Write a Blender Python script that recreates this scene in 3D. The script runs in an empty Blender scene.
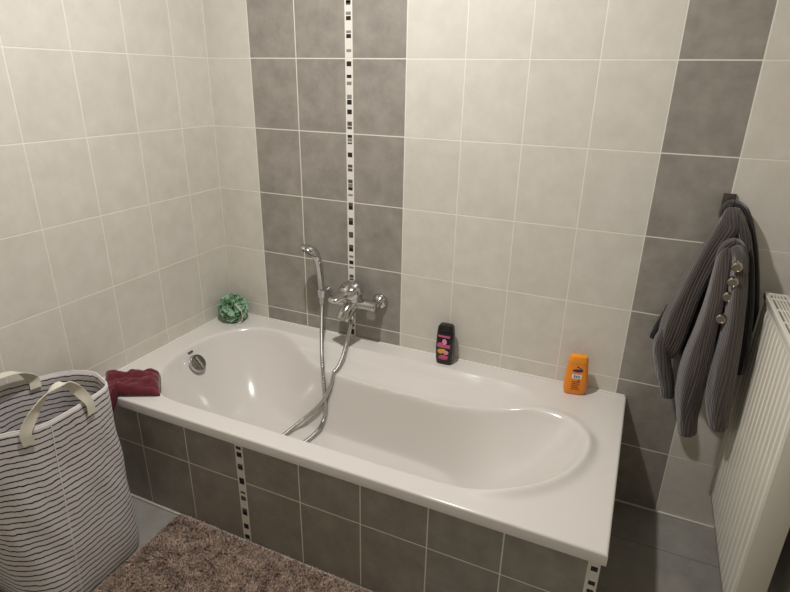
import bpy, bmesh, math, random
import numpy as np
from mathutils import Vector, Matrix, noise
C = bpy.context.scene.collection
scene = bpy.context.scene
random.seed(7)
PI = math.pi

# ------------------------------------------------------------------ camera
CAM = Vector((1.6217, -1.8308, 1.4348))
YAW, PITCH, ROLL, FPX = -0.4161, 0.3744, 0.0184, 554.5
_f = Vector((math.sin(YAW)*math.cos(PITCH), math.cos(YAW)*math.cos(PITCH), -math.sin(PITCH)))
_r0 = Vector((math.cos(YAW), -math.sin(YAW), 0)); _u0 = _r0.cross(_f)
_r = math.cos(ROLL)*_r0 + math.sin(ROLL)*_u0
_u = -math.sin(ROLL)*_r0 + math.cos(ROLL)*_u0
cam = bpy.data.objects.new('camera', bpy.data.cameras.new('camera')); C.objects.link(cam)
cam.data.sensor_width = 36.0; cam.data.sensor_fit = 'HORIZONTAL'; cam.data.lens = 36.0*FPX/790
cam.data.clip_start = 0.02
cam.matrix_world = Matrix(((_r.x, _u.x, -_f.x, CAM.x), (_r.y, _u.y, -_f.y, CAM.y), (_r.z, _u.z, -_f.z, CAM.z), (0, 0, 0, 1)))
scene.camera = cam
# ------------------------------------------------------------------ light / world / exposure
LAMP = (0.89, -0.83, 2.36)
LAMP_W = 26.5
LAMP_R = 0.04
LAMP_COL = (1.0, 0.98, 0.97)
w = bpy.data.worlds.new('world'); scene.world = w; w.use_nodes = True
w.node_tree.nodes['Background'].inputs[0].default_value = (0.05, 0.05, 0.05, 1)
w.node_tree.nodes['Background'].inputs[1].default_value = 0.2
scene.view_settings.view_transform = 'Standard'; scene.view_settings.look = 'None'
scene.view_settings.gamma = 1.0; scene.view_settings.use_curve_mapping = False
scene.view_settings.exposure = 0.0

def ray(px, py):
    return _f + (px-395)/FPX*_r - (py-296)/FPX*_u
def at(px, py, y):           # where the photo's line of sight meets a depth
    d = ray(px, py); return CAM + d*((y-CAM.y)/d.y)
def atx(px, py, x):
    d = ray(px, py); return CAM + d*((x-CAM.x)/d.x)
def atz(px, py, z):
    d = ray(px, py); return CAM + d*((z-CAM.z)/d.z)

# ------------------------------------------------------------------ materials
def srgb(r, g, b):
    f = lambda c: (c/12.92 if c <= 0.04045 else ((c+0.055)/1.055)**2.4)
    return (f(r/255), f(g/255), f(b/255), 1)
def mat(name, col, rough=0.5, metal=0.0, spec=0.5, sheen=0.0, coat=0.0):
    m = bpy.data.materials.new(name); m.use_nodes = True
    b = m.node_tree.nodes['Principled BSDF']
    b.inputs['Base Color'].default_value = col; b.inputs['Roughness'].default_value = rough
    b.inputs['Metallic'].default_value = metal; b.inputs['Specular IOR Level'].default_value = spec
    b.inputs['Sheen Weight'].default_value = sheen; b.inputs['Coat Weight'].default_value = coat
    return m
def nd(m, t, **kw):
    n = m.node_tree.nodes.new(t)
    for k, v in kw.items(): setattr(n, k, v)
    return n
def lk(m, a, b): m.node_tree.links.new(a, b)
def bsdf(m): return m.node_tree.nodes['Principled BSDF']
def ramp(m, fac, stops):
    r = nd(m, 'ShaderNodeValToRGB'); el = r.color_ramp.elements
    while len(el) < len(stops): el.new(0.5)
    for e, (p, c) in zip(el, stops): e.position = p; e.color = c
    lk(m, fac, r.inputs[0]); return r.outputs[0]
def noise_tex(m, scale, detail=4, rough=0.55, vec=None):
    n = nd(m, 'ShaderNodeTexNoise'); n.inputs['Scale'].default_value = scale
    n.inputs['Detail'].default_value = detail; n.inputs['Roughness'].default_value = rough
    if vec is not None: lk(m, vec, n.inputs['Vector'])
    return n.outputs['Fac']
def bump(m, h, strength, dist=0.002):
    b = nd(m, 'ShaderNodeBump'); b.inputs['Strength'].default_value = strength; b.inputs['Distance'].default_value = dist
    lk(m, h, b.inputs['Height']); lk(m, b.outputs[0], bsdf(m).inputs['Normal'])

def tile_mat(name, c0, c1, c2, rough, spec=0.5):
    m = mat(name, c1, rough, spec=spec)
    tc = nd(m, 'ShaderNodeTexCoord'); at_ = nd(m, 'ShaderNodeAttribute', attribute_name='tile_seed')
    sc = nd(m, 'ShaderNodeVectorMath', operation='SCALE'); sc.inputs['Scale'].default_value = 37.0
    cb = nd(m, 'ShaderNodeCombineXYZ')
    for i in range(3): lk(m, at_.outputs['Fac'], cb.inputs[i])
    lk(m, cb.outputs[0], sc.inputs[0])
    ad = nd(m, 'ShaderNodeVectorMath', operation='ADD'); lk(m, tc.outputs['Object'], ad.inputs[0]); lk(m, sc.outputs[0], ad.inputs[1])
    n1 = noise_tex(m, 14, 7, 0.66, ad.outputs[0])
    col = ramp(m, n1, [(0.3, c0), (0.5, c1), (0.7, c2)])
    hs = nd(m, 'ShaderNodeHueSaturation'); lk(m, col, hs.inputs['Color'])
    mr = nd(m, 'ShaderNodeMapRange'); mr.inputs['To Min'].default_value = 0.975; mr.inputs['To Max'].default_value = 1.025
    lk(m, at_.outputs['Fac'], mr.inputs['Value']); lk(m, mr.outputs[0], hs.inputs['Value'])
    lk(m, hs.outputs[0], bsdf(m).inputs['Base Color'])
    n2 = noise_tex(m, 30, 3, 0.5, ad.outputs[0]); bump(m, n2, 0.08, 0.002)
    return m
M = {}
M['light'] = tile_mat('light_tile', srgb(203, 198, 186), srgb(209, 204, 193), srgb(215, 210, 200), 0.34)
M['dark'] = tile_mat('dark_tile', srgb(134, 128, 120), srgb(147, 141, 132), srgb(159, 153, 144), 0.38)
M['floor'] = tile_mat('floor_tile', srgb(136, 132, 125), srgb(146, 142, 134), srgb(155, 151, 143), 0.3)
M['grout'] = mat('grout', srgb(229, 224, 212), 0.8)
M['floor_grout'] = mat('floor_grout', srgb(120, 116, 106), 0.85)
M['mosaic'] = mat('mosaic_white', srgb(228, 222, 214), 0.25)
M['mosaic_black'] = mat('mosaic_black', srgb(30, 28, 27), 0.15)
M['mosaic_dark'] = mat('mosaic_dark_grey', srgb(84, 81, 78), 0.2)
M['mosaic_grey'] = mat('mosaic_grey', srgb(134, 130, 125), 0.2)
M['paint'] = mat('white_paint', srgb(226, 222, 212), 0.7)
M['acrylic'] = mat('white_acrylic', srgb(215, 210, 203), 0.17, spec=0.5)
M['silicone'] = mat('white_silicone', srgb(226, 222, 212), 0.45)
M['chrome'] = mat('chrome', (0.60, 0.59, 0.58, 1), 0.12, 1.0)
M['chrome_dark'] = mat('dark_rubber_face', srgb(90, 88, 86), 0.45)
M['hose'] = mat('metal_hose', (0.50, 0.49, 0.47, 1), 0.24, 1.0)
M['rad'] = mat('white_enamel', srgb(226, 221, 208), 0.09, spec=0.7)
M['rad_dark'] = mat('dark_gap', srgb(40, 38, 36), 0.7)
M['strap'] = mat('cream_webbing', srgb(214, 208, 190), 0.85, sheen=0.2)
M['bind'] = mat('white_binding', srgb(222, 217, 208), 0.85)
M['burgundy'] = mat('burgundy_cloth', srgb(96, 16, 32), 0.85, sheen=0.25)
M['purple'] = mat('dark_purple_cloth', srgb(52, 42, 62), 0.9, sheen=0.2)
M['net'] = mat('green_netting', srgb(152, 186, 154), 0.6)
M['cord'] = mat('white_cord', srgb(222, 220, 210), 0.7)
M['black_plastic'] = mat('black_plastic', srgb(22, 18, 22), 0.22)
M['orange'] = mat('orange_plastic', srgb(238, 142, 26), 0.3)
M['orange_cap'] = mat('orange_cap', srgb(244, 152, 36), 0.35)
M['pink'] = mat('pink_print', srgb(190, 86, 128), 0.4)
M['pale_pink'] = mat('pale_pink_print', srgb(226, 140, 168), 0.4)
M['red'] = mat('red_print', srgb(188, 72, 72), 0.4)
M['yellow'] = mat('yellow_print', srgb(216, 164, 60), 0.4)
M['blue'] = mat('dark_blue_print', srgb(58, 36, 92), 0.4)
M['white_print'] = mat('white_print', srgb(232, 226, 222), 0.4)
M['blue_text'] = mat('blue_print', srgb(84, 96, 150), 0.4)
M['brown_text'] = mat('brown_print', srgb(172, 82, 20), 0.4)
M['button'] = mat('brushed_metal_button', (0.46, 0.41, 0.35, 1), 0.2, 1.0)
M['hook'] = mat('dark_metal', srgb(92, 84, 78), 0.35, 0.6)
M['mat_base'] = mat('mat_backing', srgb(140, 118, 102), 0.9)
m = mat('mat_pile', srgb(134, 110, 96), 0.95, sheen=0.3)
a_ = nd(m, 'ShaderNodeAttribute', attribute_name='tuft')
lk(m, ramp(m, a_.outputs['Fac'], [(0, srgb(150, 128, 112)), (0.5, srgb(178, 154, 136)), (1, srgb(200, 176, 158))]), bsdf(m).inputs['Base Color'])
M['pile'] = m
# grey rib knit: ribs run along the length of each piece (uv in metres)
def knit(name, col, col2):
    m = mat(name, col, 0.95, sheen=0.35, spec=0.15)
    uv = nd(m, 'ShaderNodeUVMap'); sp = nd(m, 'ShaderNodeSeparateXYZ'); lk(m, uv.outputs[0], sp.inputs[0])
    mu = nd(m, 'ShaderNodeMath', operation='MULTIPLY'); mu.inputs[1].default_value = 2*PI/0.0078; lk(m, sp.outputs[0], mu.inputs[0])
    si = nd(m, 'ShaderNodeMath', operation='SINE'); lk(m, mu.outputs[0], si.inputs[0])
    mr = nd(m, 'ShaderNodeMapRange'); mr.inputs['From Min'].default_value = -1; lk(m, si.outputs[0], mr.inputs['Value'])
    lk(m, ramp(m, mr.outputs[0], [(0, col2), (0.55, col)]), bsdf(m).inputs['Base Color'])
    bump(m, mr.outputs[0], 0.6, 0.003); return m
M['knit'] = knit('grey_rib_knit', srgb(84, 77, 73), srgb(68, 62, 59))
M['knit_dark'] = knit('dark_shade_knit', srgb(46, 42, 43), srgb(36, 33, 34))  # darkened knit for the rear layers; shade between folds is in its colour
# striped canvas: uv.y = metres up the basket
m = mat('striped_canvas', srgb(214, 208, 204), 0.85, sheen=0.1)
uv = nd(m, 'ShaderNodeUVMap'); sp = nd(m, 'ShaderNodeSeparateXYZ'); lk(m, uv.outputs[0], sp.inputs[0])
nz = noise_tex(m, 14, 2); mz = nd(m, 'ShaderNodeMath', operation='MULTIPLY_ADD'); mz.inputs[1].default_value = 0.011; lk(m, nz, mz.inputs[0]); lk(m, sp.outputs[1], mz.inputs[2])
dv = nd(m, 'ShaderNodeMath', operation='DIVIDE'); dv.inputs[1].default_value = 0.0178; lk(m, mz.outputs[0], dv.inputs[0])
fr = nd(m, 'ShaderNodeMath', operation='FRACT'); lk(m, dv.outputs[0], fr.inputs[0])
mx = nd(m, 'ShaderNodeMath', operation='LESS_THAN'); mx.inputs[1].default_value = 0.23; lk(m, fr.outputs[0], mx.inputs[0])
mixc = nd(m, 'ShaderNodeMix', data_type='RGBA'); lk(m, mx.outputs[0], mixc.inputs[0])
mixc.inputs[6].default_value = srgb(210, 204, 202); mixc.inputs[7].default_value = srgb(38, 32, 34)
lk(m, mixc.outputs[2], bsdf(m).inputs['Base Color'])
M['canvas'] = m
m = bpy.data.materials.new('lamp_glass'); m.use_nodes = True
bsdf(m).inputs['Base Color'].default_value = (0.9, 0.88, 0.8, 1)
bsdf(m).inputs['Emission Color'].default_value = (*LAMP_COL, 1); bsdf(m).inputs['Emission Strength'].default_value = 6.0
M['lamp'] = m

# ------------------------------------------------------------------ mesh helpers
def link(name, me, parent=None, loc=(0, 0, 0)):
    o = bpy.data.objects.new(name, me); C.objects.link(o); o.location = loc
    if parent is not None: o.parent = parent
    return o
def obj(name, bm, mats, parent=None, smooth=True, loc=(0, 0, 0), angle=40):
    me = bpy.data.meshes.new(name)
    bm.normal_update(); bm.to_mesh(me); bm.free()
    for mm in (mats if isinstance(mats, (list, tuple)) else [mats]): me.materials.append(mm)
    if smooth:
        me.shade_smooth()
        try: me.set_sharp_from_angle(angle=math.radians(angle))
        except Exception: pass
    return link(name, me, parent, loc)
def pyobj(name, V, F, mats, parent=None, smooth=True, midx=None, loc=(0, 0, 0), angle=None):
    me = bpy.data.meshes.new(name); me.from_pydata([tuple(v) for v in V], [], F)
    for mm in (mats if isinstance(mats, (list, tuple)) else [mats]): me.materials.append(mm)
    if midx is not None: me.polygons.foreach_set('material_index', midx)
    if smooth:
        me.shade_smooth()
        if angle: me.set_sharp_from_angle(angle=math.radians(angle))
    me.update(); return link(name, me, parent, loc)
def thing(name, label, cat, loc=(0, 0, 0), group=None):
    o = bpy.data.objects.new(name, None); C.objects.link(o); o.location = loc; o.empty_display_size = 0.05
    tag(o, label, cat, group); return o
def tag(o, label, cat, group=None, kind=None):
    o['label'] = label; o['category'] = cat
    if group: o['group'] = group
    if kind: o['kind'] = kind
    return o
def struct(o, label=None, cat=None):
    o['kind'] = 'structure'
    if label: o['label'] = label
    if cat: o['category'] = cat
    return o
def box(bm, x0, x1, y0, y1, z0, z1, bev=0.0, mi=0):
    r = bmesh.ops.create_cube(bm, size=1.0)
    vs = r['verts']
    for v in vs: v.co = Vector((x0+(v.co.x+.5)*(x1-x0), y0+(v.co.y+.5)*(y1-y0), z0+(v.co.z+.5)*(z1-z0)))
    fs = list({f for v in vs for f in v.link_faces})
    for f in fs: f.material_index = mi
    if bev > 0:
        es = list({e for v in vs for e in v.link_edges})
        bmesh.ops.bevel(bm, geom=es, offset=bev, segments=2, profile=0.6, affect='EDGES')
def frame(d):
    d = d.normalized(); a = Vector((0, 0, 1)) if abs(d.z) < 0.9 else Vector((1, 0, 0))
    s = d.cross(a).normalized(); return s, s.cross(d).normalized()
def tube(bm, pts, rad, n=14, caps=True, mi=0):
    pts = [Vector(p) for p in pts]; rings = []
    rad = rad if isinstance(rad, (list, tuple)) else [rad]*len(pts)
    s = None
    for i, p in enumerate(pts):
        d = (pts[min(i+1, len(pts)-1)]-pts[max(i-1, 0)])
        if s is None: s, u = frame(d)
        else:
            dn = d.normalized(); s = (s-dn*s.dot(dn)).normalized(); u = s.cross(dn)
        rings.append([bm.verts.new(p+rad[i]*(math.cos(2*PI*k/n)*s+math.sin(2*PI*k/n)*u)) for k in range(n)])
    for a, b in zip(rings, rings[1:]):
        for k in range(n):
            f = bm.faces.new((a[k], a[(k+1) % n], b[(k+1) % n], b[k])); f.material_index = mi
    if caps:
        for r_ in (rings[0], rings[-1]):
            f = bm.faces.new(r_); f.material_index = mi
    bmesh.ops.recalc_face_normals(bm, faces=bm.faces[:])
def lathe(bm, base, axis, prof, n=24, mi=0):     # prof: (distance along axis, radius)
    axis = Vector(axis).normalized(); s, u = frame(axis); base = Vector(base); rings = []
    for h, r in prof:
        rings.append([bm.verts.new(base+axis*h+max(r, 1e-5)*(math.cos(2*PI*k/n)*s+math.sin(2*PI*k/n)*u)) for k in range(n)])
    for a, b in zip(rings, rings[1:]):
        for k in range(n): bm.faces.new((a[k], a[(k+1) % n], b[(k+1) % n], b[k])).material_index = mi
    bm.faces.new(rings[0]); bm.faces.new(rings[-1])
    bmesh.ops.recalc_face_normals(bm, faces=bm.faces[:])
def smooth_path(ctrl, n):
    P = [np.array(c, float) for c in ctrl]; P = [2*P[0]-P[1]]+P+[2*P[-1]-P[-2]]; out = []
    segs = len(P)-3
    for i in range(n):
        t = i/(n-1)*segs; k = min(int(t), segs-1); t -= k
        a, b, c, d = P[k:k+4]
        out.append(0.5*((2*b)+(c-a)*t+(2*a-5*b+4*c-d)*t*t+(3*b-a-3*c+d)*t**3))
    return out
def closed_curve(ctrl, per=10):
    P = [np.array(c, float) for c in ctrl]; n = len(P); out = []
    for i in range(n):
        a, b, c, d = P[i-1], P[i], P[(i+1) % n], P[(i+2) % n]
        for j in range(per):
            t = j/per
            out.append(0.5*((2*b)+(c-a)*t+(2*a-5*b+4*c-d)*t*t+(3*b-a-3*c+d)*t**3))
    return np.array(out)
def sdist(P, poly):                              # signed distance, negative inside
    x, y = P[:, 0], P[:, 1]; best = np.full(len(P), 1e9); ins = np.zeros(len(P), bool)
    for a, b in zip(poly, np.roll(poly, -1, 0)):
        e = b-a; L = e@e+1e-15
        t = np.clip(((x-a[0])*e[0]+(y-a[1])*e[1])/L, 0, 1)
        best = np.minimum(best, (x-a[0]-t*e[0])**2+(y-a[1]-t*e[1])**2)
        c = (a[1] > y) != (b[1] > y)
        with np.errstate(divide='ignore', invalid='ignore'):
            ins ^= c & (x < (b[0]-a[0])*(y-a[1])/(b[1]-a[1]+1e-30)+a[0])
    return np.where(ins, -1, 1)*np.sqrt(best)

# ------------------------------------------------------------------ room shell
T, H, G = 0.203, 0.250, 0.003      # tile pitch, row pitch, grout
ZROW = 0.495                       # a grout line
TOPZ, RX, FY = 2.50, 2.075, -2.5
rows = [(-0.005+i*H, -0.005+(i+1)*H) for i in range(10)]
def tiled(name, org, ud, vd, nrm, tiles, mats, umax, vmax, umin=0.0, vmin=0.0, pieces=()):
    org, ud, vd, nrm = map(Vector, (org, ud, vd, nrm))
    V, F, MI, S = [], [], [], []
    def P(u, v, n): return org+ud*u+vd*v+nrm*n
    V += [P(umin, vmin, -.0005), P(umax, vmin, -.0005), P(umax, vmax, -.0005), P(umin, vmax, -.0005)]; F.append((0, 1, 2, 3)); MI.append(0); S.append(0)
    for (u0, u1, v0, v1, mi, dep) in list(tiles)+list(pieces):
        g = G/2 if dep == 0 else 0
        u0 += g; u1 -= g; v0 += g; v1 -= g
        if u1-u0 < .004 or v1-v0 < .0008: continue
        b = len(V); e = .0007 if dep == 0 else .0005; top = dep if dep else 0.0
        V += [P(u0, v0, -.002), P(u1, v0, -.002), P(u1, v1, -.002), P(u0, v1, -.002),
              P(u0, v0, top-.0008), P(u1, v0, top-.0008), P(u1, v1, top-.0008), P(u0, v1, top-.0008),
              P(u0+e, v0+e, top), P(u1-e, v0+e, top), P(u1-e, v1-e, top), P(u0+e, v1-e, top)]
        r = random.random()
        for k in range(4):
            k2 = (k+1) % 4
            F.append((b+k, b+k2, b+4+k2, b+4+k)); F.append((b+4+k, b+4+k2, b+8+k2, b+8+k))
        F.append((b+8, b+9, b+10, b+11)); MI += [mi]*9; S += [r]*9
    if ud.cross(vd).dot(nrm) < 0: F = [tuple(reversed(f)) for f in F]
    o = pyobj(name, V, F, mats, smooth=False, midx=MI)
    at_ = o.data.attributes.new('tile_seed', 'FLOAT', 'FACE'); at_.data.foreach_set('value', S)
    return o
WM = [M['grout'], M['light'], M['dark'], M['mosaic'], M['mosaic_black'], M['mosaic_dark'], M['mosaic_grey']]
SU0, SU1 = 3*T, 3*T+0.0265
xcols = [(0, T, 1), (T, 2*T, 2), (2*T, 3*T, 2), (SU1, SU1+T, 2)]+[(SU1+i*T, SU1+(i+1)*T, 1) for i in range(1, 5)]+[(SU1+5*T, SU1+6*T, 2), (SU1+6*T, SU1+7*T, 1), (SU1+7*T, RX+.02, 1)]
def strip_pieces(lst, u0, u1, yplane):
    out = []
    for (px, py, hpx, c) in lst:
        z0 = at(px, py+hpx/2, yplane).z; z1 = at(px, py-hpx/2, yplane).z
        out.append((u0+.0038, u1-.0038, z0-.1*(z1-z0), z1+.1*(z1-z0), {'k': 4, 'd': 5, 'g': 6}[c], .0006))
    return out
back_marks = [(348, 1.7, 2.2, 'g'), (348, 13.2, 2.8, 'g'), (348, 18.1, 3.6, 'k'), (348, 31.7, 2.2, 'g'), (348, 36.1, 3.5, 'k'), (349, 50.6, 2.4, 'g'), (349, 63.8, 4.2, 'k'),
    (349, 76.4, 2.8, 'k'), (349, 83.3, 3, 'g'), (349, 96.8, 3.6, 'g'), (349, 102.2, 4, 'k'), (349.5, 111.9, 4, 'k'), (349.5, 123.7, 3.6, 'd'), (349.5, 127.9, 2.2, 'd'), (350, 136.4, 2.6, 'k'), (350, 139.9, 2.6, 'g'), (350, 143.3, 1.5, 'd'), (350, 154.9, 4, 'k'),
    (350, 166.1, 2.6, 'd'), (350, 169.9, 2.6, 'd'), (350, 181.3, 3, 'd'), (350, 185.2, 2.8, 'g'), (350, 188.7, 2.6, 'k'), (350.5, 195.1, 1.6, 'g'), (350.5, 204.5, 3, 'd'), (350.5, 207.8, 3.2, 'k'), (350.5, 219.6, 3, 'd'), (350.5, 222.9, 3.2, 'k'), (351, 233.5, 2.6, 'd'), (351, 236.3, 2.4, 'd'),
    (351, 246.6, 3, 'd'), (351, 249.9, 2.6, 'k'), (351, 256.5, 1.8, 'g'), (351.5, 262.4, 3, 'k'), (351.5, 267.5, 1.6, 'g'), (351.5, 276.2, 2.6, 'd'), (351.5, 280.2, 3, 'd'), (351.5, 290, 3, 'k'), (351.5, 303, 3, 'd'),
    (352, 316.2, 3.6, 'k'), (352, 325, 2.6, 'k'), (352, 331.4, 4.6, 'k')]
tl = [(a, b, z0, z1, mi, 0) for a, b, mi in xcols for z0, z1 in rows]
tl += [(SU0+.001, SU1-.001, z0, z1, 3, 0) for z0, z1 in rows]
pc = strip_pieces(back_marks, SU0, SU1, 0)
zz = 1.66
while zz < 2.4:
    pc.append((SU0+.0045, SU1-.0045, zz, zz+.015, random.choice((4, 5, 6)), .0006)); zz += random.uniform(.03, .06)
o = tiled('wall_back', (0, 0, 0), (1, 0, 0), (0, 0, 1), (0, -1, 0), tl, WM, RX, TOPZ, pieces=pc)
struct(o, 'back wall of pale tiles with grey tile bands and a thin mosaic strip', 'wall')
L0 = 0.1748
lc = [(0, L0)]+[(L0+i*T, L0+(i+1)*T) for i in range(12)]
o = tiled('wall_left', (0, 0, 0), (0, -1, 0), (0, 0, 1), (1, 0, 0), [(a, b, z0, z1, 1, 0) for a, b in lc for z0, z1 in rows], WM, -FY, TOPZ)
struct(o, 'left wall of pale beige tiles', 'wall')
o = tiled('wall_right', (RX, 0, 0), (0, -1, 0), (0, 0, 1), (-1, 0, 0), [(i*T, (i+1)*T, z0, z1, 2 if 1 <= i <= 5 else 1, 0) for i in range(12) for z0, z1 in rows], WM, -FY, TOPZ)
struct(o, 'right wall behind the radiator', 'wall')
FT = 0.45
ft = []
for i in range(-1, 7):
    for j in range(-1, 8):
        a0, a1 = max(0, .45+i*.6), min(RX, .45+(i+1)*.6); b0, b1 = max(0, .185+j*FT), min(-FY, .185+(j+1)*FT)
        if a1-a0 > .01 and b1-b0 > .01: ft.append((a0, a1, b0, b1, 1, 0))
o = tiled('floor', (0, 0, 0), (1, 0, 0), (0, -1, 0), (0, 0, 1), ft, [M['floor_grout'], M['floor']], RX, -FY)
struct(o, 'grey tiled floor', 'floor')
bm = bmesh.new(); box(bm, 0, RX, FY, 0, TOPZ, TOPZ+.05); struct(obj('ceiling', bm, M['paint'], smooth=False), 'white ceiling', 'ceiling')
bm = bmesh.new(); box(bm, 0, RX, FY-.05, FY, 0, TOPZ); struct(obj('wall_front', bm, M['paint'], smooth=False), 'plain wall behind the viewer', 'wall')

# tiled apron under the tub
ZR, LIPZ, TX, TY = 0.435, 0.402, 1.687, -0.7547
YP = -0.7347
EX = 1.677
pcols = [(0, T, 2), (T, 2*T, 2), (2*T, 3*T, 2)]+[(SU1+i*T, SU1+(i+1)*T, 2) for i in range(0, 5)]
prow = [(0.004, 0.2455), (0.2455, 0.418)]
front_marks = [(236, 447.3, 2.4, 'k'), (237.5, 454.2, 4, 'k'), (238.5, 465, 2.4, 'd'), (239, 467.6, 2.6, 'k'), (241, 480.8, 5, 'k'), (242.5, 492.4, 1.6, 'd'), (243, 498.2, 3.4, 'd'), (244, 510, 3, 'd'), (244.4, 513, 3, 'k'), (246, 526, 3.8, 'k'), (247, 536.6, 3.6, 'k')]
end_marks = [(594, 569, 4.2, 'k'), (591, 583, 3.6, 'k'), (589, 591, 3.2, 'k'), (588, 604, 4, 'd'), (586, 615, 3.5, 'k')]
tl = [(a, b, z0, z1, mi, 0) for a, b, mi in pcols for z0, z1 in prow]+[(SU0+.001, SU1-.001, z0, z1, 3, 0) for z0, z1 in prow]
EU0 = SU1+5*T
tl += [(EU0, EX-.001, z0, z1, 3, 0) for z0, z1 in prow]
pc = strip_pieces(front_marks, SU0, SU1, YP)+strip_pieces(end_marks, EU0+.002, EX-.001, YP)
o = tiled('wall_tub_front', (0, YP, 0), (1, 0, 0), (0, 0, 1), (0, -1, 0), tl, WM, EX, .418, pieces=pc)
struct(o, 'grey tiled front of the bathtub surround with two mosaic strips', 'wall')
tl = [(.003+i*T, min(.003+(i+1)*T, -YP), z0, z1, 2, 0) for i in range(4) for z0, z1 in prow]
o = tiled('wall_tub_side', (EX, YP, 0), (0, 1, 0), (0, 0, 1), (1, 0, 0), tl, WM, -YP-.001, .418)
struct(o, 'grey tiled end of the bathtub surround', 'wall')
bm = bmesh.new(); box(bm, 0.001, EX, YP-.009, YP-.0005, 0, .007, .002); struct(obj('trim_1', bm, M['silicone']), 'white sealant line along the foot of the tub surround', 'trim')
bm = bmesh.new(); box(bm, EX+.001, RX-.001, -.006, -.0005, 0, .006, .002); struct(obj('trim_2', bm, M['silicone']), 'sealant line along the foot of the back wall', 'trim')
bm = bmesh.new(); box(bm, 0.004, TX-.006, -.010, -.0004, ZR-.006, ZR+.004, .0015); struct(obj('trim_3', bm, M['silicone']), 'white sealant line between tub and back wall', 'trim')
bm = bmesh.new(); box(bm, 0.0004, .010, TY+.008, -.006, ZR-.006, ZR+.004, .0015); struct(obj('trim_4', bm, M['silicone']), 'white sealant line between tub and left wall', 'trim')

bm = bmesh.new(); box(bm, 0.0002, .003, -.003, -.0002, ZR, TOPZ, .001); struct(obj('trim_5', bm, M['grout']), 'pale grout line in the corner of the two walls', 'trim')
# ------------------------------------------------------------------ bathtub
tub = thing('bathtub', 'white acrylic built-in bathtub with a ledge along the back and a rounded headrest end', 'bathtub', (0, 0, 0))
rim = closed_curve([(.30, -.688), (.5, -.690), (.8, -.690), (1.1, -.690), (1.29, -.685), (1.40, -.66), (1.49, -.605), (1.555, -.525), (1.592, -.43), (1.598, -.34), (1.575, -.268), (1.52, -.222), (1.43, -.212), (1.3, -.230), (1.1, -.234), (.9, -.232), (.7, -.216), (.56, -.178), (.44, -.112), (.32, -.084), (.21, -.102), (.128, -.18), (.086, -.30), (.09, -.44), (.132, -.56), (.205, -.65)], 8)
upper = closed_curve([(.30, -.086), (.5, -.086), (.8, -.086), (1.1, -.086), (1.28, -.088), (1.37, -.102), (1.43, -.14), (1.46, -.20), (1.45, -.3), (1.2, -.4), (.6, -.4), (.25, -.3), (.2, -.13)], 8)
low = closed_curve([(.43, -.33), (.395, -.42), (.43, -.54), (.6, -.60), (.9, -.61), (1.1, -.585), (1.2, -.51), (1.225, -.42), (1.18, -.34), (1.05, -.30), (.8, -.292), (.55, -.295)], 8)
def axis_(a, b, step):
    n = int(round((b-a)/step)); edge = [0, .0008, .0018, .003, .0045, .0065]
    core = np.linspace(a+.010, b-.010, n)
    return np.concatenate([[a+e for e in edge], core, [b-e for e in reversed(edge)]])
xs = axis_(.001, TX, .0045); ys = axis_(TY, -.001, .0028)
nx, ny = len(xs), len(ys)
XX, YY = np.meshgrid(xs, ys); PP = np.stack([XX.ravel(), YY.ravel()], 1)
dr, du, dl = sdist(PP, rim), sdist(PP, upper), sdist(PP, low)
tt = np.where(dr < 0, -dr/(-dr+np.maximum(dl, 0)+1e-9), 0)
tab = np.linspace(0, 1, 400)
wgt = np.interp(tab, [0, .07, .45, .82, 1.0], [0.0, 1.25, 1.0, 0.62, 0.04]); cum = np.cumsum(wgt); cum = (cum-cum[0])/(cum[-1]-cum[0])
DEPTH = .285
w2 = np.interp(tab, [0, .05, .25, .6, 1.0], [0.0, 1.7, 1.2, 0.65, 0.03]); cum2 = np.cumsum(w2); cum2 = (cum2-cum2[0])/(cum2[-1]-cum2[0])
sm = lambda a, b, x: (lambda t: t*t*(3-2*t))(np.clip((x-a)/(b-a), 0, 1))
lf = (1-sm(.38, .62, PP[:, 0]))*sm(-.60, -.42, PP[:, 1])
zb = -DEPTH*(np.interp(tt, tab, cum)*(1-lf)+np.interp(tt, tab, cum2)*lf)
zb -= np.where(dr < 0, .004*np.clip(-dl, 0, .12)/.12, 0)
Zb = zb.reshape(ny, nx)
wb = (np.clip((-dr-.030)/.05, 0, 1)*np.clip(sm(1.18, 1.30, PP[:, 0])+1-sm(.38, .55, PP[:, 0]), 0.04, 1)).reshape(ny, nx)
for _ in range(130):                       # soften the backrest and the foot end
    Zs = Zb.copy(); Zs[1:-1, 1:-1] = (Zb[:-2, 1:-1]+Zb[2:, 1:-1]+Zb[1:-1, :-2]+Zb[1:-1, 2:])/4
    Zb = Zb*(1-wb)+Zs*wb
zb = Zb.ravel()
sm0 = lambda a, b, x: (lambda t: t*t*(3-2*t))(np.clip((x-a)/(b-a), 0, 1))
dA = np.clip(-du/.125, 0, 1)
zl = -np.interp(dA, np.linspace(0, 1, 60), np.convolve(np.pad(np.interp(np.linspace(0, 1, 60), [0, .05, .34, 1], [0, .004, .040, .054]), 4, mode='edge'), np.ones(9)/9, 'valid'))
zl = zl*sm0(0, .06, dA)*(1-sm0(1.08, 1.46, PP[:, 0]))
kk = .026*np.clip(-zl/.03, 0, 1)+1e-6
hh = np.maximum(kk-np.abs(zb-zl), 0)/kk
z = np.minimum(zb, zl)-hh*hh*kk/4
z += .0145*np.exp(-(dr/.0195)**2)*sm(1.30, 1.48, PP[:, 0])*(1-.75*sm(-.36, -.24, PP[:, 1]))
de = np.minimum.reduce([PP[:, 0]-.001, TX-PP[:, 0], PP[:, 1]-TY, -.001-PP[:, 1]]); R_ = .0065
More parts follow.
